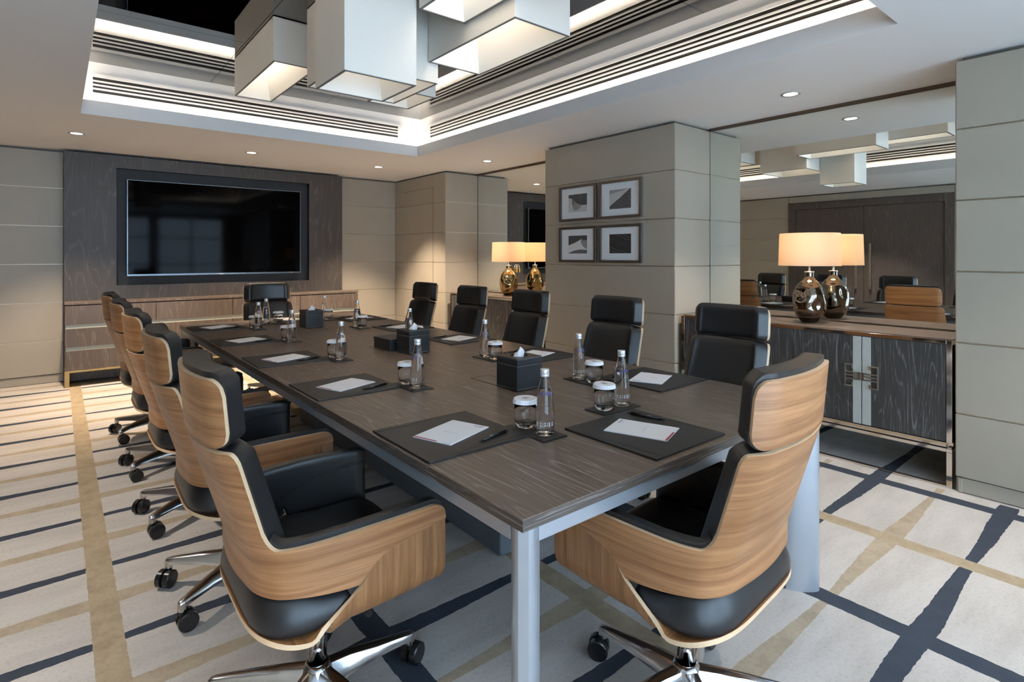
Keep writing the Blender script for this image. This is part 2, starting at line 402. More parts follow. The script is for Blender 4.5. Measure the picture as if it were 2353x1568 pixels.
# air grilles on the recess walls
def grille(axis, pos, out, a, b, label):
    z0, z1 = 2.655, 2.835
    def bx(m, u0, u1, d0, d1, z0, z1, mi):
        lo, hi = sorted((pos+out*d0, pos+out*d1))
        if axis == 'y': m.box(u0, u1, lo, hi, z0, z1, mi)
        else: m.box(lo, hi, u0, u1, z0, z1, mi)
    r = empty('air_vent', ((a+b)/2, pos, z0) if axis == 'y' else (pos, (a+b)/2, z0)); tag(r, label, 'air vent', 'slotted air vents round the ceiling recess')
    inv = Matrix.Translation(-r.location)
    fr = MB(); f = .028
    bx(fr, a-f, b+f, 0, .006, z0, z0+.027, 0); bx(fr, a-f, b+f, 0, .006, z1-.027, z1, 0)
    bx(fr, a-f, a, 0, .006, z0+.027, z1-.027, 0); bx(fr, b, b+f, 0, .006, z0+.027, z1-.027, 0)
    sl = MB(); n = 4; hz = (z1-z0-.054); st = hz/n
    for k in range(n-1): bx(sl, a, b, 0, .006, z0+.027+st*(k+1)-.0068, z0+.027+st*(k+1)+.0068, 0)
    sl2 = MB(); bx(sl2, a, b, 0, .0012, z0+.027, z1-.027, 0)
    for m_, nm, mt in ((fr, 'vent_frame', 'white'), (sl, 'louvre', 'white'), (sl2, 'vent_opening', 'slot')):
        o = m_.build(nm, [M[mt]], r); o.data.transform(inv)
grille('y', IY1, -1, .22, 2.965, 'long slotted air vent on the recess wall above the screen')
grille('x', IX1, -1, 1.07, 5.43, 'long slotted air vent on the recess wall towards the mirrors')
grille('x', IX0, 1, 1.07, 5.43, 'long slotted air vent on the recess wall towards the double door, seen mirrored')
grille('y', IY0, 1, .22, 2.965, 'long slotted air vent on the recess wall towards the windows, seen mirrored')

# ------------------------------------------------------------------ pendant boxes
PB = [(1.095, 1.375, 3.81, 4.84, 2.63, 'long slim', 'above the far half of the table, farthest left'),
      (1.075, 1.470, 2.595, 2.99, 2.25, 'square', 'hanging lowest, in front of the others'),
      (1.235, 1.850, 2.995, 3.58, 2.43, 'broad', 'half hidden behind the lowest box'),
      (1.870, 2.228, 3.64, 4.07, 2.553, 'small', 'the small one peeping out behind the broad box'),
      (1.775, 2.165, 2.145, 2.985, 2.548, 'long', 'pointing towards the right hand vent'),
      (1.475, 1.765, 1.61, 2.575, 2.65, 'long', 'cut off by the top edge of the photo')]
for (x0, x1, y0, y1, z, sz, wh) in PB:
    r = empty('box_pendant', ((x0+x1)/2, (y0+y1)/2, z)); a, b, h = (x1-x0)/2, (y1-y0)/2, HM-z-.002
    tag(r, '%s cream box shaped pendant light, %s' % (sz, wh), 'pendant light', 'cream box pendants over the table')
    e = .008; m = MB()
    for (p0, p1, q0, q1) in ((-a, a, -b, -b+e), (-a, a, b-e, b), (-a, -a+e, -b+e, b-e), (a-e, a, -b+e, b-e)): m.box(p0, p1, q0, q1, .004, h)
    m.box(-a, a, -b, b, h-.004, h, 0)
    m.build('lamp_shade', [M['fabric']], r)
    m = MB()
    for (p0, p1, q0, q1) in ((-a, a, -b, -b+e+.004), (-a, a, b-e-.004, b), (-a, -a+e+.004, -b+e+.004, b-e-.004), (a-e-.004, a, -b+e+.004, b-e-.004)): m.box(p0, p1, q0, q1, 0, .004)
    m.build('shade_rim', [M['fabric_edge']], r)
    i = e+.004; t_ = min(a, b)*.42; hh_ = min(.36, h-.02)
    A = [(-a+i, -b+i, .004), (a-i, -b+i, .004), (a-i, b-i, .004), (-a+i, b-i, .004)]
    B = [(-a+i+t_, -b+i+t_, hh_), (a-i-t_, -b+i+t_, hh_), (a-i-t_, b-i-t_, hh_), (-a+i+t_, b-i-t_, hh_)]
    m = MB().add(A+B, [(0,1,5,4),(1,2,6,5),(2,3,7,6),(3,0,4,7)]); m.build('shade_lining', [M['liner']], r)
    MB().box(-a+i+t_, a-i-t_, -b+i+t_, b-i-t_, hh_-.001, hh_+.006).build('light_diffuser', [M['pend']], r)

# ------------------------------------------------------------------ downlights
dl = [(.134, 6.5, 'recessed ceiling downlight before the left padded wall beside the screen'), (1.64, 6.5, 'recessed ceiling downlight centred in front of the wall screen'),
      (3.152, 6.53, 'recessed ceiling downlight by the right edge of the oak screen wall'), (3.957, 5.30, 'recessed ceiling downlight before the far mirror'), (3.957, 1.765, 'recessed ceiling downlight over the near sideboard')]
dl += [(-.85, 3.40, 'added fill downlight over the left aisle, hidden in the mirror by a pendant'), (-.85, .6, 'added fill downlight over the left aisle beside the camera, out of view'),  # unseen downlights added to brighten the left aisle and the near end
       (1.64, -.35, 'added fill downlight between recess and windows, centred, out of view'), (3.35, -.35, 'added fill downlight between recess and windows, by the padded pier, out of view')]
for x, y, lab in dl:
    r = empty('downlight', (x, y, H)); tag(r, lab, 'ceiling light', 'recessed downlights')
    MB().lathe([(.045, -.0005), (.062, -.0005), (.064, -.004), (.060, -.006), (.046, -.0045)], n=32, caps=False).build('light_rim', [M['rimsteel']], r)
    MB().lathe([(.001, -.002), (.048, -.002)], n=32, caps=False).build('light_lens', [M['down']], r)
    ld = bpy.data.lights.new('downlight_lamp', 'SPOT'); ld.energy = K_DOWN*((1.35 if x > 3 else 1) if y > 5.9 else (.55 if x < 0 else (.25 if y < 0 else (.75 if y > 5 else .4)))); ld.color = WARM if y > 5 else (1.0, .90, .78); ld.spot_size = math.radians(88); ld.spot_blend = .6; ld.shadow_soft_size = .03
    lo = bpy.data.objects.new('downlight_lamp', ld); C.objects.link(lo); lo.parent = r; lo.location = (0, 0, -.02)

# ------------------------------------------------------------------ oak screen wall, niche, television
X0, X1, Y0, Y1 = .05, 3.07, 7.49, 7.69; NX0, NX1, NZ0, NZ1 = .50, 2.612, 1.022, 2.318
r = empty('oak_screen_wall', (1.56, Y1, 0)); tag(r, 'dark oak panelled wall section with a sunken niche around the television', 'wall panelling')
off = Matrix.Translation(-r.location)
mb = MB(); mb.box(X0, NX0, Y0, Y1, .02, 2.455); mb.box(NX1, X1, Y0, Y1, .02, 2.455); mb.box(NX0, NX1, Y0, Y1, NZ1, 2.455); mb.box(NX0, NX1, Y0, Y1, .02, NZ0)
o = mb.build('oak_panelling', [M['oakv']], r); o.data.transform(off)
mb = MB(); n_ = .07
mb.box(NX0, NX1, Y0+n_, Y1-.02, NZ0, NZ1)
mb.poly([(NX0+.0005, Y0, NZ0), (NX0+.0005, Y0+n_, NZ0), (NX0+.0005, Y0+n_, NZ1), (NX0+.0005, Y0, NZ1)])
mb.poly([(NX1-.0005, Y0, NZ1), (NX1-.0005, Y0+n_, NZ1), (NX1-.0005, Y0+n_, NZ0), (NX1-.0005, Y0, NZ0)])
mb.poly([(NX0, Y0, NZ1-.0005), (NX0, Y0+n_, NZ1-.0005), (NX1, Y0+n_, NZ1-.0005), (NX1, Y0, NZ1-.0005)])
mb.poly([(NX1, Y0, NZ0+.0005), (NX1, Y0+n_, NZ0+.0005), (NX0, Y0+n_, NZ0+.0005), (NX0, Y0, NZ0+.0005)])
o = mb.build('niche_lining', [M['niche']], r); o.data.transform(off)
tv = empty('television', (1.545, 7.555, 1.12)); tag(tv, 'large black flat television with thin blue grey bezel, switched off', 'television')
w, h = .953, 1.083; yf = -.075
m = MB(); m.box(-w, w, yf+.001, -.02, 0, h); m.build('tv_body', [M['tvframe']], tv, bevel=.004)
MB().box(-w*.7, w*.7, -.02, .004, .2, h-.2).build('wall_mount', [M['dark']], tv)
MB().box(-w+.012, w-.012, yf, yf+.003, .022, h-.010).build('tv_screen', [M['tvscreen']], tv)
m = MB(); 
for k in range(7): m.box(-.022+k*.0065, -.022+k*.0065+.0045, yf-.0005, yf+.002, .007, .014)
m.build('tv_logo', [M['whitelabel']], tv); MB().box(w-.12, w-.112, yf-.0005, yf+.002, .012, .016).build('standby_light', [M['led_red']], tv)

# ------------------------------------------------------------------ long console under the television
X0, X1, Y0, Y1 = .052, 3.194, 7.24, 7.485
r = empty('media_console', (1.62, 7.36, 0)); tag(r, 'long low brown oak console with pale grip strips and brass legs under the television', 'console')
off = Matrix.Translation(-r.location)
def part(mb, name, mats, bevel=0, parent=None, o0=None):
    o = mb.build(name, mats, parent or r, bevel=bevel); o.data.transform(o0 or off); return o
part(MB().box(X0+.002, X1-.002, Y0+.02, Y1, .17, .838), 'cabinet_body', [M['oakdrawer']])
part(MB().box(X0, X1, Y0-.006, Y1, .846, .872), 'console_top', [M['oakdrawer']], .002)
sec = [X0, .842, 1.617, 2.411, X1]
for a, b in zip(sec[:-1], sec[1:]):
    for z0, z1 in ((.641, .836), (.412, .601), (.172, .375)):
        part(MB().box(a+.003, b-.003, Y0, Y0+.02, z0, z1), 'drawer_front', [M['oakdrawer']], .0015)
for z0, z1 in ((.601, .641), (.375, .412)):
    part(MB().box(X0+.01, X1-.006, Y0+.012, Y0+.0205, z0, z1), 'grip_strip', [M['palegreen']])
m = MB(); m.box(X0, X1, Y0, Y0+.04, .15, .17); m.box(X0, X0+.04, Y0+.04, Y1-.0, .15, .17); m.box(X1-.04, X1, Y0+.04, Y1-.0, .15, .17); part(m, 'base_rail', [M['gold']], .001)
for a in (X0, X1-.04):
    for b in (Y0, Y1-.04): part(MB().box(a, a+.04, b, b+.04, 0, .15), 'leg', [M['gold']], .001)

# ------------------------------------------------------------------ sideboards in front of the mirrors
def sideboard(cy, label):
    Wd = 1.80; r = empty('sideboard', (4.0, cy, 0)); tag(r, label, 'sideboard', 'steel framed sideboards before the mirrors')
    y0, y1, x0, x1 = -Wd/2, Wd/2, 0, .44; e = .028
    f = MB()
    for a in (y0, y1-e):
        f.box(x0, x0+e, a, a+e, .262, .855); f.box(x1-e, x1, a, a+e, .262, .855)
        f.box(x0+e, x1-e, a, a+e, .83, .855); f.box(x0+e, x1-e, a, a+e, .235, .262)
        f.box(x0, x1, a, a+e, .207, .228); f.box(x0, x0+e, a, a+e, 0, .207); f.box(x1-e, x1, a, a+e, 0, .207)
        f.box(x0+.004, x0+e-.004, a+.004, a+e-.004, .228, .235)
    f.box(x0, x0+e, y0+e, y1-e, .235, .262); f.box(x0, x0+e, y0+e, y1-e, .207, .228); f.box(x0, x0+e, y0+e, y1-e, 0, .012)
    f.box(x0, x0+e, y0+e, y1-e, .836, .858); f.box(x1-e, x1, y0+e, y1-e, .207, .262)
    f.build('steel_frame', [M['bronzechrome']], r, bevel=.0015)
    MB().box(x0+e, x1, y0+.004, y1-.004, .84, .862).build('sideboard_top', [M['oaktop']], r, bevel=.001)
    MB().box(x0+.022, x1-.004, y0+e, y1-e, .262, .838).build('cabinet_body', [M['oakblack']], r)
    ins = [y0+e+.002, y0+e+.002+(Wd-2*e)/4, 0, y1-e-.002-(Wd-2*e)/4, y1-e-.002]
    for k in range(4):
        a, b = ins[k]+.0015, ins[k+1]-.0015
        d = MB().box(x0+.002, x0+.021, a, b, .266, .832).build('cabinet_door', [M['oakblack']], r, bevel=.001)
        q = k % 2 == 0   # strip at the +y side for even doors
        s0, s1 = (b-.05, b-.001) if q else (a+.001, a+.05)
        MB().box(x0-.0005, x0+.004, s0, s1, .268, .830).build('stone_strip', [M['stone']], d)
        hm = MB(); sgn = -1 if q else 1; c0 = b if q else a
        def hb(u0, u1, z0, z1):
            p, q2 = sorted((c0+sgn*u0, c0+sgn*u1)); hm.box(x0-.016, x0-.006, p, q2, .575+z0, .575+z1)
        hb(.088, .096, -.073, .073); hb(.046, .088, .065, .073); hb(.046, .054, .045, .065); hb(.046, .088, -.073, -.065); hb(.046, .054, -.065, -.045)
        for zc_ in (-.020, 0, .020): hb(.006, .088, zc_-.0045, zc_+.0045)
        hb(.001, .016, -.0245, .0245)
        hm.box(x0-.007, x0+.001, c0+sgn*.09-.003, c0+sgn*.09+.003, .60, .61); hm.box(x0-.007, x0+.001, c0+sgn*.09-.003, c0+sgn*.09+.003, .54, .55)
        hm.build('fretwork_handle', [M['handle']], d, bevel=.0008)
    return r
sideboard(1.770, 'black limed oak sideboard in a polished steel frame before the near mirror')
sideboard(5.27, 'black limed oak sideboard before the far mirror, behind the chairs')

# ------------------------------------------------------------------ table lamps
def lamp(x, y, label, ph):
    r = empty('table_lamp', (x, y, .862)); tag(r, label, 'lamp', 'bronze glass table lamps')
    n, k = 64, 48; prof = []
    ctrl = [(0, .046), (.012, .064), (.05, .094), (.10, .113), (.15, .118), (.20, .112), (.25, .095), (.29, .066), (.315, .040), (.335, .030), (.365, .030), (.37, .031)]
    def R(z):
        for (a, ra), (b, rb) in zip(ctrl[:-1], ctrl[1:]):
            if z <= b: u = (z-a)/(b-a); u = u*u*(3-2*u)*.5+u*.5; return ra+(rb-ra)*u
        return ctrl[-1][1]
    dents = [(ph+.5, .19, .40, .055, .013), (ph+1.7, .12, .45, .05, .012), (ph+2.9, .21, .42, .05, .014), (ph+4.0, .13, .42, .05, .012), (ph+5.2, .20, .4, .055, .013)]
    P = []
    for i in range(k+1):
        z = .37*i/k; row = []
        for j in range(n+1):
            a = 2*PI*j/n; rr = R(z)
            for (da, dz, wa, wz, dp) in dents:
                q = ((a-da+PI) % (2*PI))-PI; rr -= dp*math.exp(-(q/wa)**2-((z-dz)/wz)**2)*1.6
            row.append((rr*math.cos(a), rr*math.sin(a), z))
        P.append(row)
    m = MB().grid(P, flip=False); m.add([(0, 0, 0)]+P[0][:-1], [(0, (j+1) % n+1, j+1) for j in range(n)]); m.build('lamp_body', [M['mercury_gold' if ph else 'mercury']], r)
    MB().lathe([(.001, .374), (.031, .374), (.033, .371), (.033, .366), (.030, .362)], n=32, caps=False).build('neck_ring', [M['chromec']], r)
    MB().cyl((0,0,.37), (0,0,.50), .0085).build('lamp_stem', [M['chromec']], r)
    s = MB(); s.lathe([(.207, .415), (.200, .652)], n=72, caps=False); s.lathe([(.2045, .416), (.1975, .651)], n=72, caps=False)
    s.build('lamp_shade', [M['shade']], r)
    sp = MB()
    for q in range(3):
        a = q*2*PI/3; sp.cyl((0,0,.50), (.199*math.cos(a), .199*math.sin(a), .50), .002, 8)
    sp.build('shade_carrier', [M['chromec']], r)
    MB().lathe([(.001,.505), (.014,.507), (.028,.53), (.031,.55), (.024,.57), (.001,.583)], n=20, caps=False).build('light_bulb', [emis('bulb_%s' % ('a' if ph else 'b'), WARM, 12)], r)
    ld = bpy.data.lights.new('table_lamp_bulb', 'POINT'); ld.energy = K_LAMP; ld.color = (1, .85, .66); ld.shadow_soft_size = .09
    lo = bpy.data.objects.new('table_lamp_bulb', ld); C.objects.link(lo); lo.parent = r; lo.location = (0, 0, .545)
lamp(4.283, 1.775, 'table lamp with bronze mirror glass body standing on the near sideboard', 0.0)
lamp(4.283, 5.30, 'table lamp with bronze glass body on the sideboard before the far mirror', 1.1)
# padlock hanging on the mirror
r = empty('padlock', (4.478, 5.40, 1.14)); tag(r, 'small brass padlock hanging against the far mirror below the lamp shade', 'padlock')
MB().box(-.010, .010, -.028, .028, 0, .052).build('lock_body', [M['brass']], r, bevel=.004)
m = MB(); pts = [(-.018, .05)]+[(-.018*math.cos(PI*i/10), .078+.018*math.sin(PI*i/10)) for i in range(11)]+[(.018, .05)]
for a, b in zip(pts[:-1], pts[1:]): m.cyl((0, a[0], a[1]), (0, b[0], b[1]), .004, 10)
m.build('shackle', [M['chromec']], r)
MB().cyl((-.006, 0, .094), (.0218, 0, .094), .004, 10).build('hook', [M['chromec']], r)

# ------------------------------------------------------------------ framed photographs on the pillar
def picture(yc, zc, kind, label):
    r = empty('framed_photograph', (XR, yc, zc)); tag(r, label, 'picture', 'framed dune photographs on the padded pillar')
    r.rotation_euler.z = -PI/2   # local x runs along -y (to the right seen from the room), local -y faces room
    r.rotation_euler.z = PI/2*-1
    W2, H2, f, D = .247, .175, .024, .03
    m = MB()
    m.box(-W2, W2, -D, -.001, H2-f, H2, 0); m.box(-W2, W2, -D, -.001, -H2, -H2+f, 0); m.box(-W2, -W2+f, -D, -.001, -H2+f, H2-f, 0); m.box(W2-f, W2, -D, -.001, -H2+f, H2-f, 0)
    m.build('picture_frame', [M['bframe']], r, bevel=.002)
    MB().box(W2, W2+.003, -D*.7, -.001, -H2, H2).build('frame_side', [M['frameside']], r)
    MB().box(-W2+f, W2-f, -.012, -.002, -H2+f, H2-f).build('mount_board', [M['matboard']], r)
    a, b, y = .125, .088, -.013
    m = MB(); g = [M['g%d' % i] for i in range(6)]
    def P(pts, mi, dy=0): m.poly([(p[0]*a, y-dy, p[1]*b) for p in pts], mi)
    sq = [(-1,-1), (1,-1), (1,1), (-1,1)]
    if kind == 0:
        P(sq, 1); P([(-1,.62), (-.72,.60), (-.62,.55), (-.45,.32), (-.1,.0), (.2,-.18), (.5,-.26), (.8,-.26), (1,-.22), (1,-1), (-1,-1)][::-1], 4, .0003)
        P([(-.62,.5), (-.45,.30), (-.1,-.02), (.2,-.2), (.45,-.27), (.3,-.5), (.05,-.75), (-.3,-.82), (-.5,-.6), (-.58,-.1)][::-1], 3, .0006)
        P([(-.62,.5), (-.5,.32), (-.42,.1), (-.45,-.2), (-.56,-.1)][::-1], 2, .0009)
    elif kind == 1:
        P(sq, 4); P([(-1,1), (.9,1), (-1,.55)][::-1], 3, .0002)
        P([(-1,-.72), (-.5,-.28), (0,.12), (.5,.6), (.93,.98), (1,1), (1,-1), (-1,-1)][::-1], 1, .0003)
        for k in range(7):
            u = -.85+k*.24; w = .05
            P([(u-.05 if u > -.8 else -1, u-.05), (.2+.1*math.sin(k), u+.02), (.6, u-.03+.06*math.sin(2*k)), (1, u+.03), (1, u+.03-w), (.6, u-.03-w+.06*math.sin(2*k)), (.2, u+.02-w), (u-.05 if u > -.8 else -1, u-.08-w*.3)][::-1], 2, .0006)
    elif kind == 2:
        P(sq, 2); P([(-1,1), (1,1), (1,.1), (-.4,.1), (-1,-.1)][::-1], 1, .0002)
        P([(-1,-.08), (-.3,.2), (.1,.42), (.42,.62), (.6,.45), (1,.5), (1,-1), (-1,-1)][::-1], 5, .0004)
        P([(.38,.55), (.44,.6), (.6,.45), (1,.5), (1,-.5), (.8,-.42), (.5,-.1), (.36,.2)][::-1], 3, .0006)
        P([(-1,-.95), (-.4,-.68), (.2,-.56), (.7,-.58), (1,-.62), (1,-1), (-1,-1)][::-1], 2, .0008)
    else:
        P(sq, 0)
        for k in range(13):
            c = 1.75-k*.29; pts = []; 
            for i in range(9):
                x_ = -1+i*.25; pts.append((x_, c-.45*(x_+1)*.9+.04*math.sin(5*x_+k)))
            up = [(p[0], max(-1, min(1, p[1]))) for p in pts]; lo = [(p[0], max(-1, min(1, p[1]-.055-.02*math.sin(k)))) for p in pts]
            for i in range(8):
                q = [up[i], up[i+1], lo[i+1], lo[i]]
                if max(abs(up[i][1]-lo[i][1]), abs(up[i+1][1]-lo[i+1][1])) > .01: P(q, 2 if k % 3 else 1, .0004)
    m.build('print', g, r)
picture(3.815, 1.868, 0, 'framed black and white photo of a pale dune under dark sky, upper left of four')
picture(3.283, 1.868, 1, 'framed black and white photo of a diagonal dune ridge, upper right of four')
picture(3.815, 1.460, 2, 'framed black and white photo of a bright dune peak, lower left of four')
picture(3.283, 1.460, 3, 'framed dark photo of rippled sand, lower right of four')

# ------------------------------------------------------------------ boardroom table
TX0, TX1, TY0, TY1, TZ = .803, 2.400, .943, 5.45, .760
tb = empty('boardroom_table', (1.6, 3.2, 0)); tag(tb, 'long dark oak boardroom table on silver grey steel legs', 'table')
toff = Matrix.Translation(-tb.location)
o = MB().box(TX0, TX1, TY0, TY1, TZ-.003, TZ).build('tabletop', [M['oak']], tb, bevel=.001); o.data.transform(toff)
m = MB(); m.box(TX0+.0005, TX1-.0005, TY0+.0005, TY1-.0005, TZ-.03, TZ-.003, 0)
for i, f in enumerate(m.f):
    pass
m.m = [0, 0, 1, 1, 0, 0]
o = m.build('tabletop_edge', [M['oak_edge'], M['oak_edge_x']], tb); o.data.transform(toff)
m = MB(); z0, z1 = TZ-.072, TZ-.03; i_ = .012
m.box(TX0+i_, TX0+i_+.02, TY0+.06, TY1-.06, z0, z1); m.box(TX1-i_-.02, TX1-i_, TY0+.06, TY1-.06, z0, z1)
m.box(TX0+.06, TX1-.06, TY0+i_, TY0+i_+.02, z0, z1); m.box(TX0+.06, TX1-.06, TY1-i_-.02, TY1-i_, z0, z1)
o = m.build('apron', [M['steelpaint']], tb, bevel=.002); o.data.transform(toff)
for sx, sy in ((0,0), (1,0), (0,1), (1,1)):
    cx_, cy_ = (TX0 if sx == 0 else TX1), (TY0 if sy == 0 else TY1)
    dx, dy = (1 if sx == 0 else -1)/math.sqrt(2), (1 if sy == 0 else -1)/math.sqrt(2)
    px_, py_ = -dy, dx; m = MB(); pts = []
    # blade leg on the diagonal: flat nose at the corner, rounded shoulders, flat inner end
    for a, b in ((.018, -.012), (.018, .012), (.023, .019), (.033, .0255), (.048, .030), (.066, .0325), (.085, .0335), (.105, .0325), (.125, .029), (.140, .024), (.150, .018), (.150, -.018), (.140, -.024), (.125, -.029), (.105, -.0325), (.085, -.0335), (.066, -.0325), (.048, -.030), (.033, -.0255), (.023, -.019)):
        pts.append((cx_+dx*a+px_*b-tb.location.x, cy_+dy*a+py_*b-tb.location.y))
    if sx != sy: pts = pts[::1]
    m.prism(pts, 0, TZ-.03, 0, True)
    o = m.build('leg', [M['steelpaint']], tb)
    es = o.modifiers.new('split', 'EDGE_SPLIT'); es.split_angle = .6
    q = MB(); a = .1515; q.obox((cx_+dx*(a+.004)-tb.location.x, cy_+dy*(a+.004)-tb.location.y), (dx, dy), (px_, py_), .004, .016, .005, TZ-.075); q.build('leg_channel', [M['dark']], tb)
m = MB().box(1.53, 1.83, 1.95, 4.60, .0, TZ-.032); o = m.build('centre_pedestal', [M['steelblue']], tb, bevel=.012, seg=3); o.data.transform(toff)
for (hx, hy, hw, hl) in ((1.595, 2.09, .058, .105), (1.61, 3.26, .058, .105), (1.625, 4.46, .058, .105)):
    m = MB(); e = .006
    m.box(hx-hw, hx+hw, hy-hl, hy+hl, TZ-.001, TZ+.0004, 1)
    m.box(hx-hw+e, hx+hw-e, hy-hl+e, hy+hl-e, TZ+.0004, TZ+.0007, 0)
    o = m.build('cable_hatch', [M['oak'], M['dark']], tb); o.data.transform(toff)

# ------------------------------------------------------------------ office chair
# local frame: sitter looks along +x, origin on the floor below the column
LOW = [(-.255,0), (-.253,.06), (-.247,.12), (-.238,.18), (-.218,.226), (-.185,.261), (-.122,.284), (-.03,.294), (.06,.295), (.15,.292), (.25,.285)]
DLT = [(-.136,0), (-.136,0), (-.134,-.002), (-.131,-.006), (-.124,-.012), (-.116,-.016), (-.080,-.012), (-.03,-.004), (0,0), (0,0), (0,0)]
def catm(L_, t):
    n = len(L_)-1; u = max(0, min(.99999, t))*n; i = int(u); f = u-i
    p = [L_[max(0, min(n, i+k))] for k in (-1, 0, 1, 2)]
    if i == 0: p[0] = (L_[1][0], -L_[1][1])
    return tuple(.5*((2*p[1][c])+(-p[0][c]+p[2][c])*f+(2*p[0][c]-5*p[1][c]+4*p[2][c]-p[3][c])*f*f+(-p[0][c]+3*p[1][c]-3*p[2][c]+p[3][c])*f**3) for c in (0, 1))
def SP(t, z):    # shell surface point, t in [-1, 1]
    s = -1 if t < 0 else 1; a = catm(LOW, abs(t)); d = catm(DLT, abs(t)); w = max(0, (z-.58)*2.28) if z < .9 else .73+(z-.9)*.72
    return Vector((a[0]+d[0]*w, s*(a[1]+d[1]*w), z))
def SN(t, z):
    e = .01; a = SP(min(1, t+e), z)-SP(max(-1, t-e), z); b = SP(t, z+e)-SP(t, z-e)
    n = b.cross(a); n.normalize()
    return n        # points outward or inward, fixed below
_c = SP(0, .7); _n0 = SN(0, .7); NS = 1 if _n0.x > 0 else -1     # NS*SN points to the sitter (+x at the back)
TE = .445
def sm(u): u = max(0, min(1, u)); return u*u*(3-2*u)
def ztop(t):
    t = abs(t)
    if t > .945: 
        u = (t-.945)/.055; return .650-.044*(1-math.sqrt(max(0, 1-u*u)))
    arm = .640+.010*sm((t-.48)/.3)
    if t > TE+.065: return arm
    if t <= TE: return .885-.030*(1-math.sqrt(max(0, 1-max(0, (t-TE+.045)/.045)**2)))
    u = 1-(t-TE)/.065
    return arm+.050*(1-math.sqrt(max(0, 1-u*u)))
def sideline(x):  # line where the seat shell meets the wrap, as height over x
    pts = [(-.30,.39), (-.17,.398), (-.125,.418), (-.085,.441), (-.05,.466), (-.01,.500), (.03,.552), (.07,.573), (.14,.588), (.26,.603)]
    for (a, b), (c, d) in zip(pts[:-1], pts[1:]):
        if x <= c: u = (x-a)/(c-a); return b+(d-b)*sm(u)*.4+(d-b)*u*.6
    return pts[-1][1]
def zbot(t):
    x = catm(LOW, abs(t))[0]
    r_ = .522-.012*sm((x+.2)/.18)
    return max(sideline(x)+.0006, r_) if x > -.012 else r_
def cols(a, b, n, dense=None):
    T_ = [a+(b-a)*i/n for i in range(n+1)]
    if dense: 
        for d in dense: T_ += [d-.05+.01*i for i in range(11)]+[d+.001*(1 if d > 0 else -1)]+[d+(.02+.01*i+.005)*(1 if d > 0 else -1) for i in range(7)]
        T_ = sorted(set(round(q, 5) for q in T_ if a <= q <= b))
    return T_
def shell_obj(name, T_, zt, zb, mats, parent, nz=14, thick=.012, grainv=False, zmid=None):
    m = MB(); P = []; UV = []
    n1 = nz//2
    for i in range(nz+1):
        row = []; 
        for t_ in T_:
            if zmid is None: z = zb(t_)+(zt(t_)-zb(t_))*i/nz
            else:
                a_, c_ = zb(t_), zt(t_); b_ = min(c_, max(a_+.004, zmid(t_)))
                z = a_+(b_-a_)*i/n1 if i <= n1 else b_+(c_-b_)*(i-n1)/(nz-n1)
            row.append(SP(t_, z))
        P.append(row)
    arc = [0]
    for a, b in zip(T_[:-1], T_[1:]): arc.append(arc[-1]+(SP(a, .6)-SP(b, .6)).length)
    m.grid(P); o = m.build(name, mats, parent)
    uvl = o.data.uv_layers.new(name='UVMap'); nc = len(T_)
    for lp in o.data.loops:
        vi = lp.vertex_index; u = arc[vi % nc]; v = P[vi//nc][vi % nc].z
        uvl.data[lp.index].uv = (v, u) if grainv else (u, v+.15*u*(0 if not grainv else 1))
    bmx = bmesh.new(); bmx.from_mesh(o.data); bmesh.ops.remove_doubles(bmx, verts=bmx.verts, dist=2e-5); bmesh.ops.dissolve_degenerate(bmx, edges=bmx.edges, dist=1e-6)
    bmx.to_mesh(o.data); bmx.free()
    s = o.modifiers.new('thick', 'SOLIDIFY'); s.thickness = thick; s.offset = 1 if SOFF > 0 else -1; s.material_offset_rim = 1; s.use_even_offset = False
    s.use_rim = True
    e = o.modifiers.new('split', 'EDGE_SPLIT'); e.split_angle = .9
    return o
SOFF = 1
def pad_obj(name, T_, zt, zb, thick, rad, mat, parent, nz=14, lift=.0125, back=0.0, edge=.70):
    """closed upholstery pad lying on the sitter's side of the shell"""
    front = []; rear = []; nc = len(T_)
    width = sum((SP(a, .7)-SP(b, .7)).length for a, b in zip(T_[:-1], T_[1:])); arc = [0]
    for a, b in zip(T_[:-1], T_[1:]): arc.append(arc[-1]+(SP(a, .7)-SP(b, .7)).length)
    zl = [0, .01, .03, .07, .13, .22]+[.22+.56*k/(nz-8) for k in range(1, nz-8)]+[.78, .87, .93, .97, .99, 1]
    for f in zl:
        fr, rr = [], []
        for j, t_ in enumerate(T_):
            a, b = zb(t_), zt(t_); z = a+(b-a)*f
            d = min(arc[j], width-arc[j], (z-a), (b-z)); u = min(1, d/rad); q = math.sqrt(max(0, 1-(1-u)**2))
            n = SN(t_, z)*NS; p = SP(t_, z)
            th = thick*(edge+(1-edge)*q)
            fr.append(p+n*(lift+th)); rr.append(p+n*(lift-back))
        front.append(fr); rear.append(rr)
    m = MB(); m.grid(front); m.grid(rear, flip=True); nr = len(zl); o1 = nr*nc
    for i in range(nr-1):
        for j in (0, nc-1):
            a, b = i*nc+j, (i+1)*nc+j; m.f.append((a, b, o1+b, o1+a)); m.m.append(0); m.sm.append(True)
    for j in range(nc-1):
        for i in (0, nr-1):
            a, b = i*nc+j, i*nc+j+1; m.f.append((a, b, o1+b, o1+a)); m.m.append(0); m.sm.append(True)
    o = m.build(name, [mat], parent)
    bmx = bmesh.new(); bmx.from_mesh(o.data); bmesh.ops.recalc_face_normals(bmx, faces=bmx.faces); bmx.to_mesh(o.data); bmx.free()
    e = o.modifiers.new('split', 'EDGE_SPLIT'); e.split_angle = 1.3
    return o
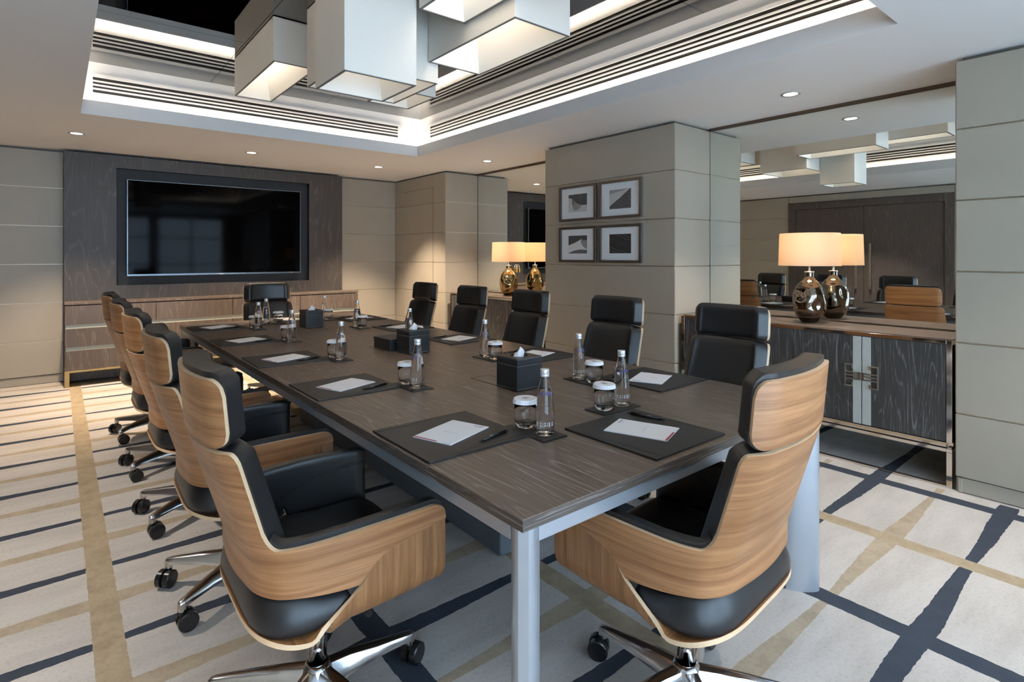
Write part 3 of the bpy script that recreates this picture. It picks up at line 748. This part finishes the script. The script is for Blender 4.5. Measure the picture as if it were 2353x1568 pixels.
def rc(t, lim, z, sgn, rad_t, rad_z):    # rounded corner for plate edges
    u = (abs(t)-(lim-rad_t))/rad_t
    return z if u <= 0 else z-sgn*rad_z*(1-math.sqrt(max(0, 1-min(1, u)**2)))
def SW(x):
    if x > -.03: return catm(LOW, .7+.3*max(0, min(1, (x+.03)/.28)))[1]
    u = min(1, (-.03-x)/.222); return .294*(1-u**4.2)**(1/4.2)
def make_chair():
    r = empty('office_chair')
    T_ = cols(-1, 1, 72, (TE, -TE, .95, -.95))
    shell_obj('back_shell', T_, ztop, zbot, [M['veneer'], M['ply']], r, 18, zmid=lambda t_: (.640+.010*sm((abs(t_)-.48)/.3)) if abs(t_) < .9 else 9)
    TH = TE-.028
    Th = cols(-TH, TH, 36, (TH-.02, -TH+.02))
    shell_obj('headrest_shell', Th, lambda t_: rc(t_, TH, 1.061, 1, .080, .042), lambda t_: rc(t_, TH, .897, -1, .080, .036), [M['veneer'], M['ply']], r, 12)
    Tp = cols(-TH-.006, TH+.006, 40, (TH-.02, -TH+.02))
    pad_obj('headrest_cushion', Tp, lambda t_: rc(t_, TH+.006, 1.075, 1, .085, .046), lambda t_: rc(t_, TH+.006, .892, -1, .085, .038), .066, .030, M['leather'], r, 16)
    Tb = cols(-TE-.012, TE+.012, 40, (TE-.01, -TE+.01))
    pad_obj('back_cushion', Tb, lambda t_: rc(t_, TE+.012, .886, 1, .10, .045), lambda t_: .530, .066, .030, M['leather'], r, 18)
    SEAM = []
    for s in (-1, 1):
        Ta = [s*q for q in [TE+.02+(.985-TE-.02)*k/26 for k in range(27)]]
        if s < 0: Ta = Ta[::-1]
        def at(t_):
            q = abs(t_); base = min(ztop(t_), .67)+.013
            return base
        SEAM.append(s)
        pad_obj('armrest_cushion', Ta, at, lambda t_: .475 if catm(LOW, abs(t_))[0] > -.03 else .515, .034, .016, M['leather'], r, 14)
    for s in SEAM:     # double stitched seam curving along the inside of each arm
        m = MB()
        for dz in (0, .006):
            pts = []
            for k in range(17):
                u = k/16; t_ = s*(.60+.375*u); z = .515+.095*(1-(1-u)**2.3)+dz
                pts.append(SP(t_, z)+SN(t_, z)*NS*(.0125+.0338))
            for a, b in zip(pts[:-1], pts[1:]): m.cyl(a, b, .0012, 6)
        m.build('arm_seam', [M['leather_seam']], r)
    # seat shell
    WX = [(-.03-.222*math.sin(PI/2*(1-k/34)*.965)**(2/4.2), .294*math.cos(PI/2*(1-k/34)*.965)**(2/4.2)) for k in range(34)]+[(-.03+.278*k/26, None) for k in range(27)]; xs_ = WX
    P = []; A = []
    for x_, W_ in xs_:
        W_ = W_ or SW(x_); rear = sm((-x_-.10)/.15); b = .402+.008*(x_ > 0)*x_/.25+.020*rear**2
        zt_ = max(sideline(x_), b+.0045) if x_ < 0 else sideline(x_); zt_ = max(b+.006, zt_)
        rr = min(.075, (zt_-b)*.85, W_); row = []; al = []
        half = []
        for k in range(7): half.append((( W_-rr)*k/6, b))
        for k in range(1, 9): a = PI/2*k/8; half.append((W_-rr+rr*math.sin(a), b+rr*(1-math.cos(a))))
        for k in range(1, 7): half.append((W_, b+rr+(zt_-b-rr)*k/6))
        fl = sm((-x_-.085)/.05)      # the rear of the pan is flat: no side walls
        half = [(p[0]*(1-fl)+W_*i_h/20*fl, p[1]*(1-fl)+b*fl) for i_h, p in enumerate(half)]
        full = [(-p[0], p[1]) for p in half[::-1][:-1]]+half
        for p in full: row.append(Vector((x_, p[0], p[1])))
        s_ = 0; al = [0]
        for a, b2 in zip(full[:-1], full[1:]): s_ += math.hypot(a[0]-b2[0], a[1]-b2[1]); al.append(s_)
        mid = al[len(al)//2]; A.append([q-mid for q in al]); P.append(row)
    m = MB().grid(P); o = m.build('seat_shell', [M['veneer_side'], M['ply']], r)
    uvl = o.data.uv_layers.new(name='UVMap'); nc = len(P[0])
    for lp in o.data.loops:
        vi = lp.vertex_index; uvl.data[lp.index].uv = (A[vi//nc][vi % nc], P[vi//nc][0].x)
    s = o.modifiers.new('thick', 'SOLIDIFY'); s.thickness = .012; s.offset = -1; s.material_offset_rim = 1
    e = o.modifiers.new('split', 'EDGE_SPLIT'); e.split_angle = .9
    # seat cushion: rings from the rim inwards
    outline = []
    xr = [-.243+.0005*0, -.240, -.232, -.215, -.19, -.15, -.10, -.03, .05, .12, .18, .225, .25, .262]
    right = [(x_, max(.02, (SW(x_)-(.008 if x_ < -.09 else .014)) if x_ > -.25 else .02)) for x_ in xr]
    right = [(-.246, 0.0), (-.246, .10), (-.244, .17)]+[(p[0], min(p[1], .281 if p[0] < -.02 else .262)) for p in right[2:-1]]+[(.255, .250), (.268, .22), (.270, .1)]
    ring = right+[(.270, 0)]+[(p[0], -p[1]) for p in right[::-1][:-1]]
    rings = []
    for (sc, z_) in ((.80, .415), (1.0, .432), (1.006, .448), (.99, .468), (.95, .486), (.88, .496), (.75, .500), (.5, .498), (.25, .496)):
        row = []
        for p in ring:
            x_ = .01+(p[0]-.01)*sc; y_ = p[1]*sc
            up = .036*sm((-.06-x_)/.11)*(1 if z_ > .45 else 0)*min(1, (1-sc)*9) if z_ > .45 else 0
            row.append((x_, y_, z_+up-.02*sm((x_-.2)/.07)*(z_ > .46)))
        rings.append(row)
    m = MB(); k = len(ring); v = [p for row in rings for p in row]; f = []
    for i in range(len(rings)-1):
        for j in range(k): f.append((i*k+j, i*k+(j+1) % k, (i+1)*k+(j+1) % k, (i+1)*k+j))
    f.append(tuple((len(rings)-1)*k+j for j in range(k))); f.append(tuple(j for j in range(k-1, -1, -1)))
    m.add(v, f, 0, True); o = m.build('seat_cushion', [M['leather']], r)
    bmx = bmesh.new(); bmx.from_mesh(o.data); bmesh.ops.recalc_face_normals(bmx, faces=bmx.faces); bmx.to_mesh(o.data); bmx.free()
    # bracket between seat and back, tilt box, lever
    m = MB(); m.box(-.19, -.11, -.17, -.11, .44, .56); m.box(-.19, -.11, .11, .17, .44, .56); m.build('back_bracket', [M['plastic']], r, bevel=.01)
    m = MB(); m.box(-.09, .10, -.055, .055, .362, .402); m.build('tilt_mechanism', [M['plastic']], r, bevel=.008).location.x = -.018
    m = MB(); m.cyl((.05, -.05, .375), (.05, -.17, .372), .006, 10); m.cyl((.05, -.17, .372), (.05, -.215, .372), .010, 12); m.build('lever', [M['plastic']], r)
    m = MB(); m.cyl((0, 0, .14), (0, 0, .37), .0265, 28); m.build('column', [M['chromec']], r).location.x = -.018
    m = MB(); m.lathe([(.001, .062), (.040, .064), (.048, .075), (.049, .115), (.040, .138), (.034, .150), (.028, .152)], n=32, caps=False); m.build('base_hub', [M['chrome']], r).location.x = -.018
    for k in range(5):
        a = 2*PI*k/5; lg = MB(); rows = []
        for (rad, zt_, hh, wt, wb) in ((.030, .143, .066, .024, .040), (.09, .139, .050, .021, .032), (.18, .129, .036, .018, .024), (.27, .117, .027, .0145, .017), (.300, .1125, .027, .0135, .0145), (.312, .109, .030, .011, .012), (.317, .104, .030, .007, .008)):
            n_ = 10; row = []
            sec_ = [(-wb, 0), (-wb*.96, hh*.15), (-wt, hh*.80), (-wt*.75, hh*.95), (0, hh), (wt*.75, hh*.95), (wt, hh*.80), (wb*.96, hh*.15), (wb, 0), (0, 0)]
            rows.append([(rad*math.cos(a)-q[0]*math.sin(a), rad*math.sin(a)+q[0]*math.cos(a), zt_-hh+q[1]) for q in sec_]+[(rad*math.cos(a)+wb*math.sin(a), rad*math.sin(a)-wb*math.cos(a), zt_-hh)])
        lg.grid(rows, flip=True); lg.poly(rows[-1][:-1]); tip = (.303*math.cos(a), .303*math.sin(a))
        lg.cyl((tip[0], tip[1], .100), (tip[0], tip[1], .072), .0135, 18)
        lo = lg.build('leg', [M['chrome']], r); lo.location.x = -.018; e = lo.modifiers.new('split', 'EDGE_SPLIT'); e.split_angle = .75
        cs = MB(); ca = a+[.5, -.9, 1.4, 2.6, -.3][k]; ux, uy = math.cos(ca), math.sin(ca); wx, wy = -uy, ux
        cc = (tip[0]+ux*.016, tip[1]+uy*.016)
        cs.cyl((tip[0], tip[1], .074), (tip[0], tip[1], .056), .011, 14)
        cs.obox((cc[0], cc[1]), (ux, uy), (wx, wy), .018, .0035, .034, .062)
        for q in (-1, 1):
            p0 = (cc[0]+wx*.006*q, cc[1]+wy*.006*q); p1 = (cc[0]+wx*.026*q, cc[1]+wy*.026*q); p2 = (cc[0]+wx*.029*q, cc[1]+wy*.029*q)
            cs.cyl((p0[0], p0[1], .0345), (p1[0], p1[1], .0345), .034, 26); cs.cyl((p1[0], p1[1], .0345), (p2[0], p2[1], .0345), .034, 26, r2=.030)
        c_o = cs.build('caster', [M['plastic']], lo); e = c_o.modifiers.new('split', 'EDGE_SPLIT'); e.split_angle = .6
    return r
ORD = ['nearest the camera', 'second from the camera', 'middle', 'fourth from the camera', 'farthest from the camera']
lefts = [1.635, 2.47, 3.32, 4.17, 5.02]; rights = [1.62, 2.43, 3.31, 4.10, 4.93]
ch0 = make_chair(); first = True
def put_chair(x, y, rz, label, group):
    global first
    c = ch0 if first else copy_tree(ch0); first = False
    c.location = (x, y, 0); c.rotation_euler.z = rz; tag(c, label, 'chair', group); return c
LS = ['walnut backed black leather chair along the left side, nearest the camera', 'walnut backed black leather chair, second along the left side of the table',
      'walnut backed black leather chair, third along the left side of the table', 'walnut backed black leather chair, fourth along the left side of the table', 'walnut backed black leather chair along the left side, nearest the console']
RS = ['black leather chair facing left in front of the near sideboard', 'black leather chair in front of the pillar with the framed photos',
      'black leather chair just left of the pillar, before the far lamp', 'black leather chair in front of the far sideboard left edge', 'black leather chair on the right side of the table, nearest the back wall']
for k in range(5): put_chair(.613, lefts[k], (-.02, -.02, 0, -.01, 0)[k], LS[k], 'office chairs round the boardroom table')
for k in range(5): put_chair(2.59, rights[k], PI+(0, .02, -.01, .01, 0)[k], RS[k], 'office chairs round the boardroom table')
put_chair(1.437, .962, PI/2+.075, 'walnut backed swivel chair at the near short end of the table', 'office chairs round the boardroom table')
put_chair(1.61, 5.50, -PI/2, 'black leather chair at the far short end, in front of the console', 'office chairs round the boardroom table')

# ------------------------------------------------------------------ place settings. local frame: u forward (+x), v to the sitter's left (+y)
dg = bpy.context.evaluated_depsgraph_get()
def text_mesh(s, size, name, mat, ext=.0002):
    cu = bpy.data.curves.new(name, 'FONT'); cu.body = s; cu.size = size; cu.extrude = ext; cu.align_x = 'CENTER'; cu.align_y = 'CENTER'
    ob = bpy.data.objects.new(name, cu); C.objects.link(ob); bpy.context.view_layer.update()
    me = bpy.data.meshes.new_from_object(ob.evaluated_get(bpy.context.evaluated_depsgraph_get())); me.name = name
    bpy.data.objects.remove(ob, do_unlink=True); me.materials.clear(); me.materials.append(mat); return me
def add_mesh(name, me, parent, loc=(0,0,0), rot=(0,0,0)):
    o = bpy.data.objects.new(name, me); C.objects.link(o); o.parent = parent; o.location = loc; o.rotation_euler = rot; return o
def mk_blotter():
    r = empty('desk_blotter')
    MB().box(-.187, .187, -.184, .184, 0, .0065).build('blotter_board', [M['blotter']], r, bevel=.0015)
    for a, b in (((-.186, .150), (.186, .183)), ((-.186, -.183), (.186, -.150))):
        m = MB()
        dx, dy = b[0]-a[0], b[1]-a[1]; L_ = math.hypot(dx, dy); ux = (dx/L_, dy/L_); uy = (-ux[1], ux[0])
        m.obox(((a[0]+b[0])/2, (a[1]+b[1])/2), ux, uy, L_/2, .0005, .0065, .0068)
        m.build('flap_seam', [M['dark']], r)
    return r
def mk_pad():
    r = empty('notepad')
    MB().box(-.105, .105, -.076, .076, 0, .003).build('paper_block', [M['paper']], r)
    MB().box(-.1048, -.0985, -.018, .0755, .003, .0032).build('crimson_bar', [M['red']], r)
    o = add_mesh('letterhead', text_mesh('Andaz', .016, 'letterhead', M['grey']), r, (.092, -.045, .0032), (0, 0, -PI/2))
    for q in ((.079, .0805, -.058, -.032), (-.0095, -.0085, -.030, .030), (-.097, -.0962, .03, .07), (-.103, -.102, -.07, -.045)): MB().box(*q, .003, .0032).build('printed_line', [M['grey']], r)
    return r
def mk_pen():
    r = empty('pen')
    m = MB(); m.cyl((-.060, 0, .0045), (.052, 0, .0045), .0043, 14); m.cyl((.052, 0, .0045), (.070, 0, .0042), .0041, 14, r2=.0012); m.build('pen_barrel', [M['plastic']], r)
    m = MB(); m.cyl((-.072, 0, .0045), (-.060, 0, .0045), .0024, 12); m.build('push_button', [M['plastic']], r)
    m = MB(); m.box(-.060, -.022, -.0014, .0014, .0095, .0108); m.box(-.060, -.056, -.0014, .0014, .006, .0105); m.build('clip', [M['plastic']], r)
    add_mesh('pen_lettering', text_mesh('Andaz', .0065, 'pen_lettering', M['whitelabel'], .0001), r, (.012, 0, .0089), (0, 0, 0)); return r
def mk_coaster():
    r = empty('coaster_tray')
    m = MB(); n = 28; W_, L_ = .052, .103
    m.box(-W_, W_, -L_, L_, 0, .0045); m.build('tray_board', [M['blotter']], r, bevel=.001)
    m = MB()
    for v in (.05, -.05):
        ring = []; 
        m.lathe([(.0385, .0045), (.0385, .0050), (.0400, .0050), (.0400, .0045)], (0, v, 0), 32, caps=False)
    m.build('cup_ring', [M['plastic']], r); return r
def mk_bottle():
    r = empty('water_bottle')
    out = [(.001, .0015), (.026, 0), (.0305, .004), (.0315, .02), (.0315, .070), (.0300, .095), (.0255, .130), (.0205, .160), (.0155, .183), (.0130, .190), (.0130, .203)]
    inn = [(.0108, .203), (.0108, .190), (.0132, .182), (.0182, .159), (.0232, .130), (.0278, .095), (.0293, .070), (.0293, .021), (.0280, .008), (.001, .0065)]
    MB().lathe(out+inn, n=36, caps=False).build('bottle_glass', [M['glass']], r)
    wa = [(.001, .0072), (.0274, .0086), (.0287, .021), (.0287, .070), (.0272, .095), (.0226, .130), (.0196, .147), (.001, .147)]
    MB().lathe(wa, n=32, caps=False).build('water', [M['water']], r)
    MB().lathe([(.0134, .190), (.0146, .191), (.0146, .196), (.0138, .197), (.0146, .199), (.0148, .212), (.0140, .2145), (.001, .2145)], n=36, caps=False, ribs=1, ribd=.02).build('bottle_cap', [M['cap']], r)
    m = MB()   # raised blue lettering around the shoulder and a pale etched band near the foot
    def chars(txt, z, size, rad, a0, mi, tilt=0):
        pass
    o = curved_text('AL AIN', .014, .0262, .138, r, 'bottle_lettering', M['blueink'])
    m = MB()
    for k in range(9):
        a = -1.0+k*.22; w = .035 if k % 2 else .075
        for (z0, z1) in ((.034, .040), (.042, .0465)) if k % 3 else ((.033, .047),):
            P = [[(.0319*math.cos(a+w*i/2), .0319*math.sin(a+w*i/2), z) for i in (-1, 0, 1)] for z in (z0, z1)]; m.grid(P)
    m.build('etched_band', [M['whitelabel']], r); return r
def curved_text(s, size, rad, z, parent, name, mat):
    me = text_mesh(s, size, name, mat, .0001)
    for v in me.vertices:
        a = v.co.x/rad; zz = z+v.co.y; rr = rad-(v.co.y)*.45+v.co.z+.0003
        v.co = (rr*math.cos(a), rr*math.sin(a), zz)
    return add_mesh(name, me, parent)
def mk_glass():
    r = empty('drinking_glass')
    out = [(.001, .0005), (.024, 0), (.030, .004), (.0375, .022), (.0405, .042), (.0395, .062), (.0365, .088)]
    inn = [(.0352, .088), (.0380, .062), (.0388, .042), (.0358, .024), (.028, .013), (.001, .012)]
    MB().lathe(out+inn, n=40, caps=False).build('glass_bowl', [M['glass']], r)
    m = MB(); m.lathe([(.0435, .0845), (.0405, .0975), (.0385, .0990), (.001, .0990)], n=96, caps=False, ribs=1, ribd=.018, smooth=False)
    m.lathe([(.0425, .0845), (.0395, .0965), (.001, .0975)], n=48, caps=False); m.build('paper_lid', [M['lid']], r)
    m = MB()
    m.lathe([(.0125, .0993), (.0138, .0993)], n=32, caps=False)
    for k in range(5): m.box(-.011+.0*k, .010, -.006+k*.003-.0005, -.006+k*.003+.0005, .0992, .0994)
    m.build('lid_emblem', [M['ink']], r); return r
PROTO = {}
def inst(kind, mk, world, rz, label, group, cat):
    if kind not in PROTO: o = PROTO[kind] = mk()
    else: o = copy_tree(PROTO[kind])
    o.location = world; o.rotation_euler.z = rz; tag(o, label, cat, group); return o
seats = []
bl = [1.545, 2.413, 3.262, 4.132, 5.03]
wl = ['nearest place on the left side', 'second place on the left side', 'third place on the left side', 'fourth place on the left side', 'farthest place on the left side']
for k in range(5): seats.append(((1.0-.0, bl[k]), 0, wl[k], (1.237, bl[k]-(.155, .19, .18, .195, .27)[k])))
br = [1.628, 2.455, 3.262, 4.10, 4.93]
wr = ['nearest place on right side', 'right side, behind the nearest tissue box', 'middle place on the right side', 'fourth place on the right side', 'farthest place on the right side']
for k in range(5): seats.append(((2.195, br[k]), PI, wr[k], (1.918, (1.793, 2.543, 3.43, 4.32, 5.045)[k])))
seats.append(((1.513, 1.155), PI/2, 'place at the near short end', (1.66, 1.412)))
seats.append(((1.64, 5.245), -PI/2, 'place at the far short end', (1.44, 5.045)))
for i, ((x, y), rz, wh, cst) in enumerate(seats):
    cu, su = math.cos(rz), math.sin(rz)
    def wp(u, v, z): return (x+u*cu-v*su, y+u*su+v*cu, z)
    jr = random.uniform(-.04, .04)
    inst('b', mk_blotter, (x, y, TZ), rz+jr*.3, 'black leather desk blotter, '+wh, 'leather blotters laid round the table', 'desk blotter')
    inst('n', mk_pad, wp(.008+jr*.1, .0+jr*.1, TZ+.0068), rz+.35+jr, 'white notepad with crimson bar on the blotter, '+wh, 'white notepads on the blotters', 'notepad')
    inst('p', mk_pen, wp(.085, -.128, TZ+.0068), rz+.22+jr+PI, 'black ballpoint pen on the blotter, '+wh, 'black pens on the blotters', 'pen')
    cz = rz+random.uniform(-.03, .03)
    inst('c', mk_coaster, (cst[0], cst[1], TZ), cz, 'black double coaster under glass and bottle, '+wh, 'double coasters beside the blotters', 'coaster')
    cc, cs_ = math.cos(cz), math.sin(cz)
    inst('w', mk_bottle, (cst[0]+.05*cs_, cst[1]-.05*cc, TZ+.0046), random.uniform(3.2, 4.6), 'small clear glass water bottle with silver cap, '+wh, 'water bottles on the double coasters', 'bottle')
    inst('g', mk_glass, (cst[0]-.05*cs_, cst[1]+.05*cc, TZ+.0046), random.uniform(0, 6), 'round tumbler topped by a ribbed white paper lid, '+wh, 'lidded glasses on the double coasters', 'drinking glass')
# tissue boxes and the flat case
def mk_tissue():
    r = empty('tissue_box'); h, a = .140, .073
    m = MB(); m.box(-a, a, -a, a, 0, h-.030); m.build('box_body', [M['leather_t']], r, bevel=.003)
    m = MB(); n = 40; 
    ring = []; outer = []
    for k in range(n):
        an = 2*PI*k/n; ring.append((.040*math.cos(an), .040*math.sin(an)))
        c_, s_ = math.cos(an), math.sin(an); q = (a-.001)/max(abs(c_), abs(s_)); outer.append((q*c_, q*s_))
    v = [(p[0], p[1], h) for p in ring]+[(p[0], p[1], h) for p in outer]+[(p[0], p[1], h-.029) for p in outer]+[(p[0]*.98, p[1]*.98, h-.008) for p in ring]
    f = []
    for k in range(n):
        j = (k+1) % n; f += [(k, n+k, n+j, j), (n+k, 2*n+k, 2*n+j, n+j), (3*n+k, k, j, 3*n+j)]
    f.append(tuple(3*n+k for k in range(n)))
    m.add(v, f); m.build('box_lid', [M['leather_t']], r)
    m = MB()
    for z in (.006, h-.030-.004, h-.004):
        for s in (-1, 1):
            for k in range(24):
                u0 = -a+.004+k*(2*a-.008)/24
                m.box(u0, u0+.0035, s*a-.0003 if s > 0 else -a-.0006, s*a+.0006 if s > 0 else -a+.0003, z, z+.0008)
                m.box(s*a-.0003 if s > 0 else -a-.0006, s*a+.0006 if s > 0 else -a+.0003, u0, u0+.0035, z, z+.0008)
    m.build('stitching', [M['stitch']], r)
    P = []; n = 14
    for i in range(7):
        z = h-.012+i*.0078; w = (.026, .027, .026, .024, .019, .012, .002)[i]; row = []
        for k in range(n+1):
            an = 2*PI*k/n; rr = w*(1+.18*math.sin(3*an+i*.5)); row.append((rr*math.cos(an)+.002*i*.6, rr*.55*math.sin(an)+.004*math.sin(i), z+.004*math.sin(2*an)*(i > 3)))
        P.append(row)
    MB().grid(P).build('tissue', [M['paper']], r); return r
M['leather_t'] = simple('box_black_leather', (.016,.017,.019), .42, bump=.2, bs=500, bd=.0005)
for k, (x, y, rz, lab) in enumerate(((1.607, 1.912, 0, 'nearest the camera'), (1.684, 3.013, .05, 'in the middle beside the flat case'), (1.624, 4.608, .02, 'at the far end'))):
    inst('t', mk_tissue, (x, y, TZ+.0021), rz, 'black leather tissue box on the table, '+lab, 'leather tissue boxes', 'tissue box')
r = empty('leather_case', (1.688, 3.215, TZ+.0021)); r.rotation_euler.z = .03; tag(r, 'flat black leather box lying behind the middle tissue box', 'box')
MB().box(-.115, .115, -.105, .105, 0, .052).build('box_base', [M['leather_t']], r, bevel=.002)
MB().box(-.117, .117, -.107, .107, .052, .072).build('box_lid', [M['leather_t']], r, bevel=.002)
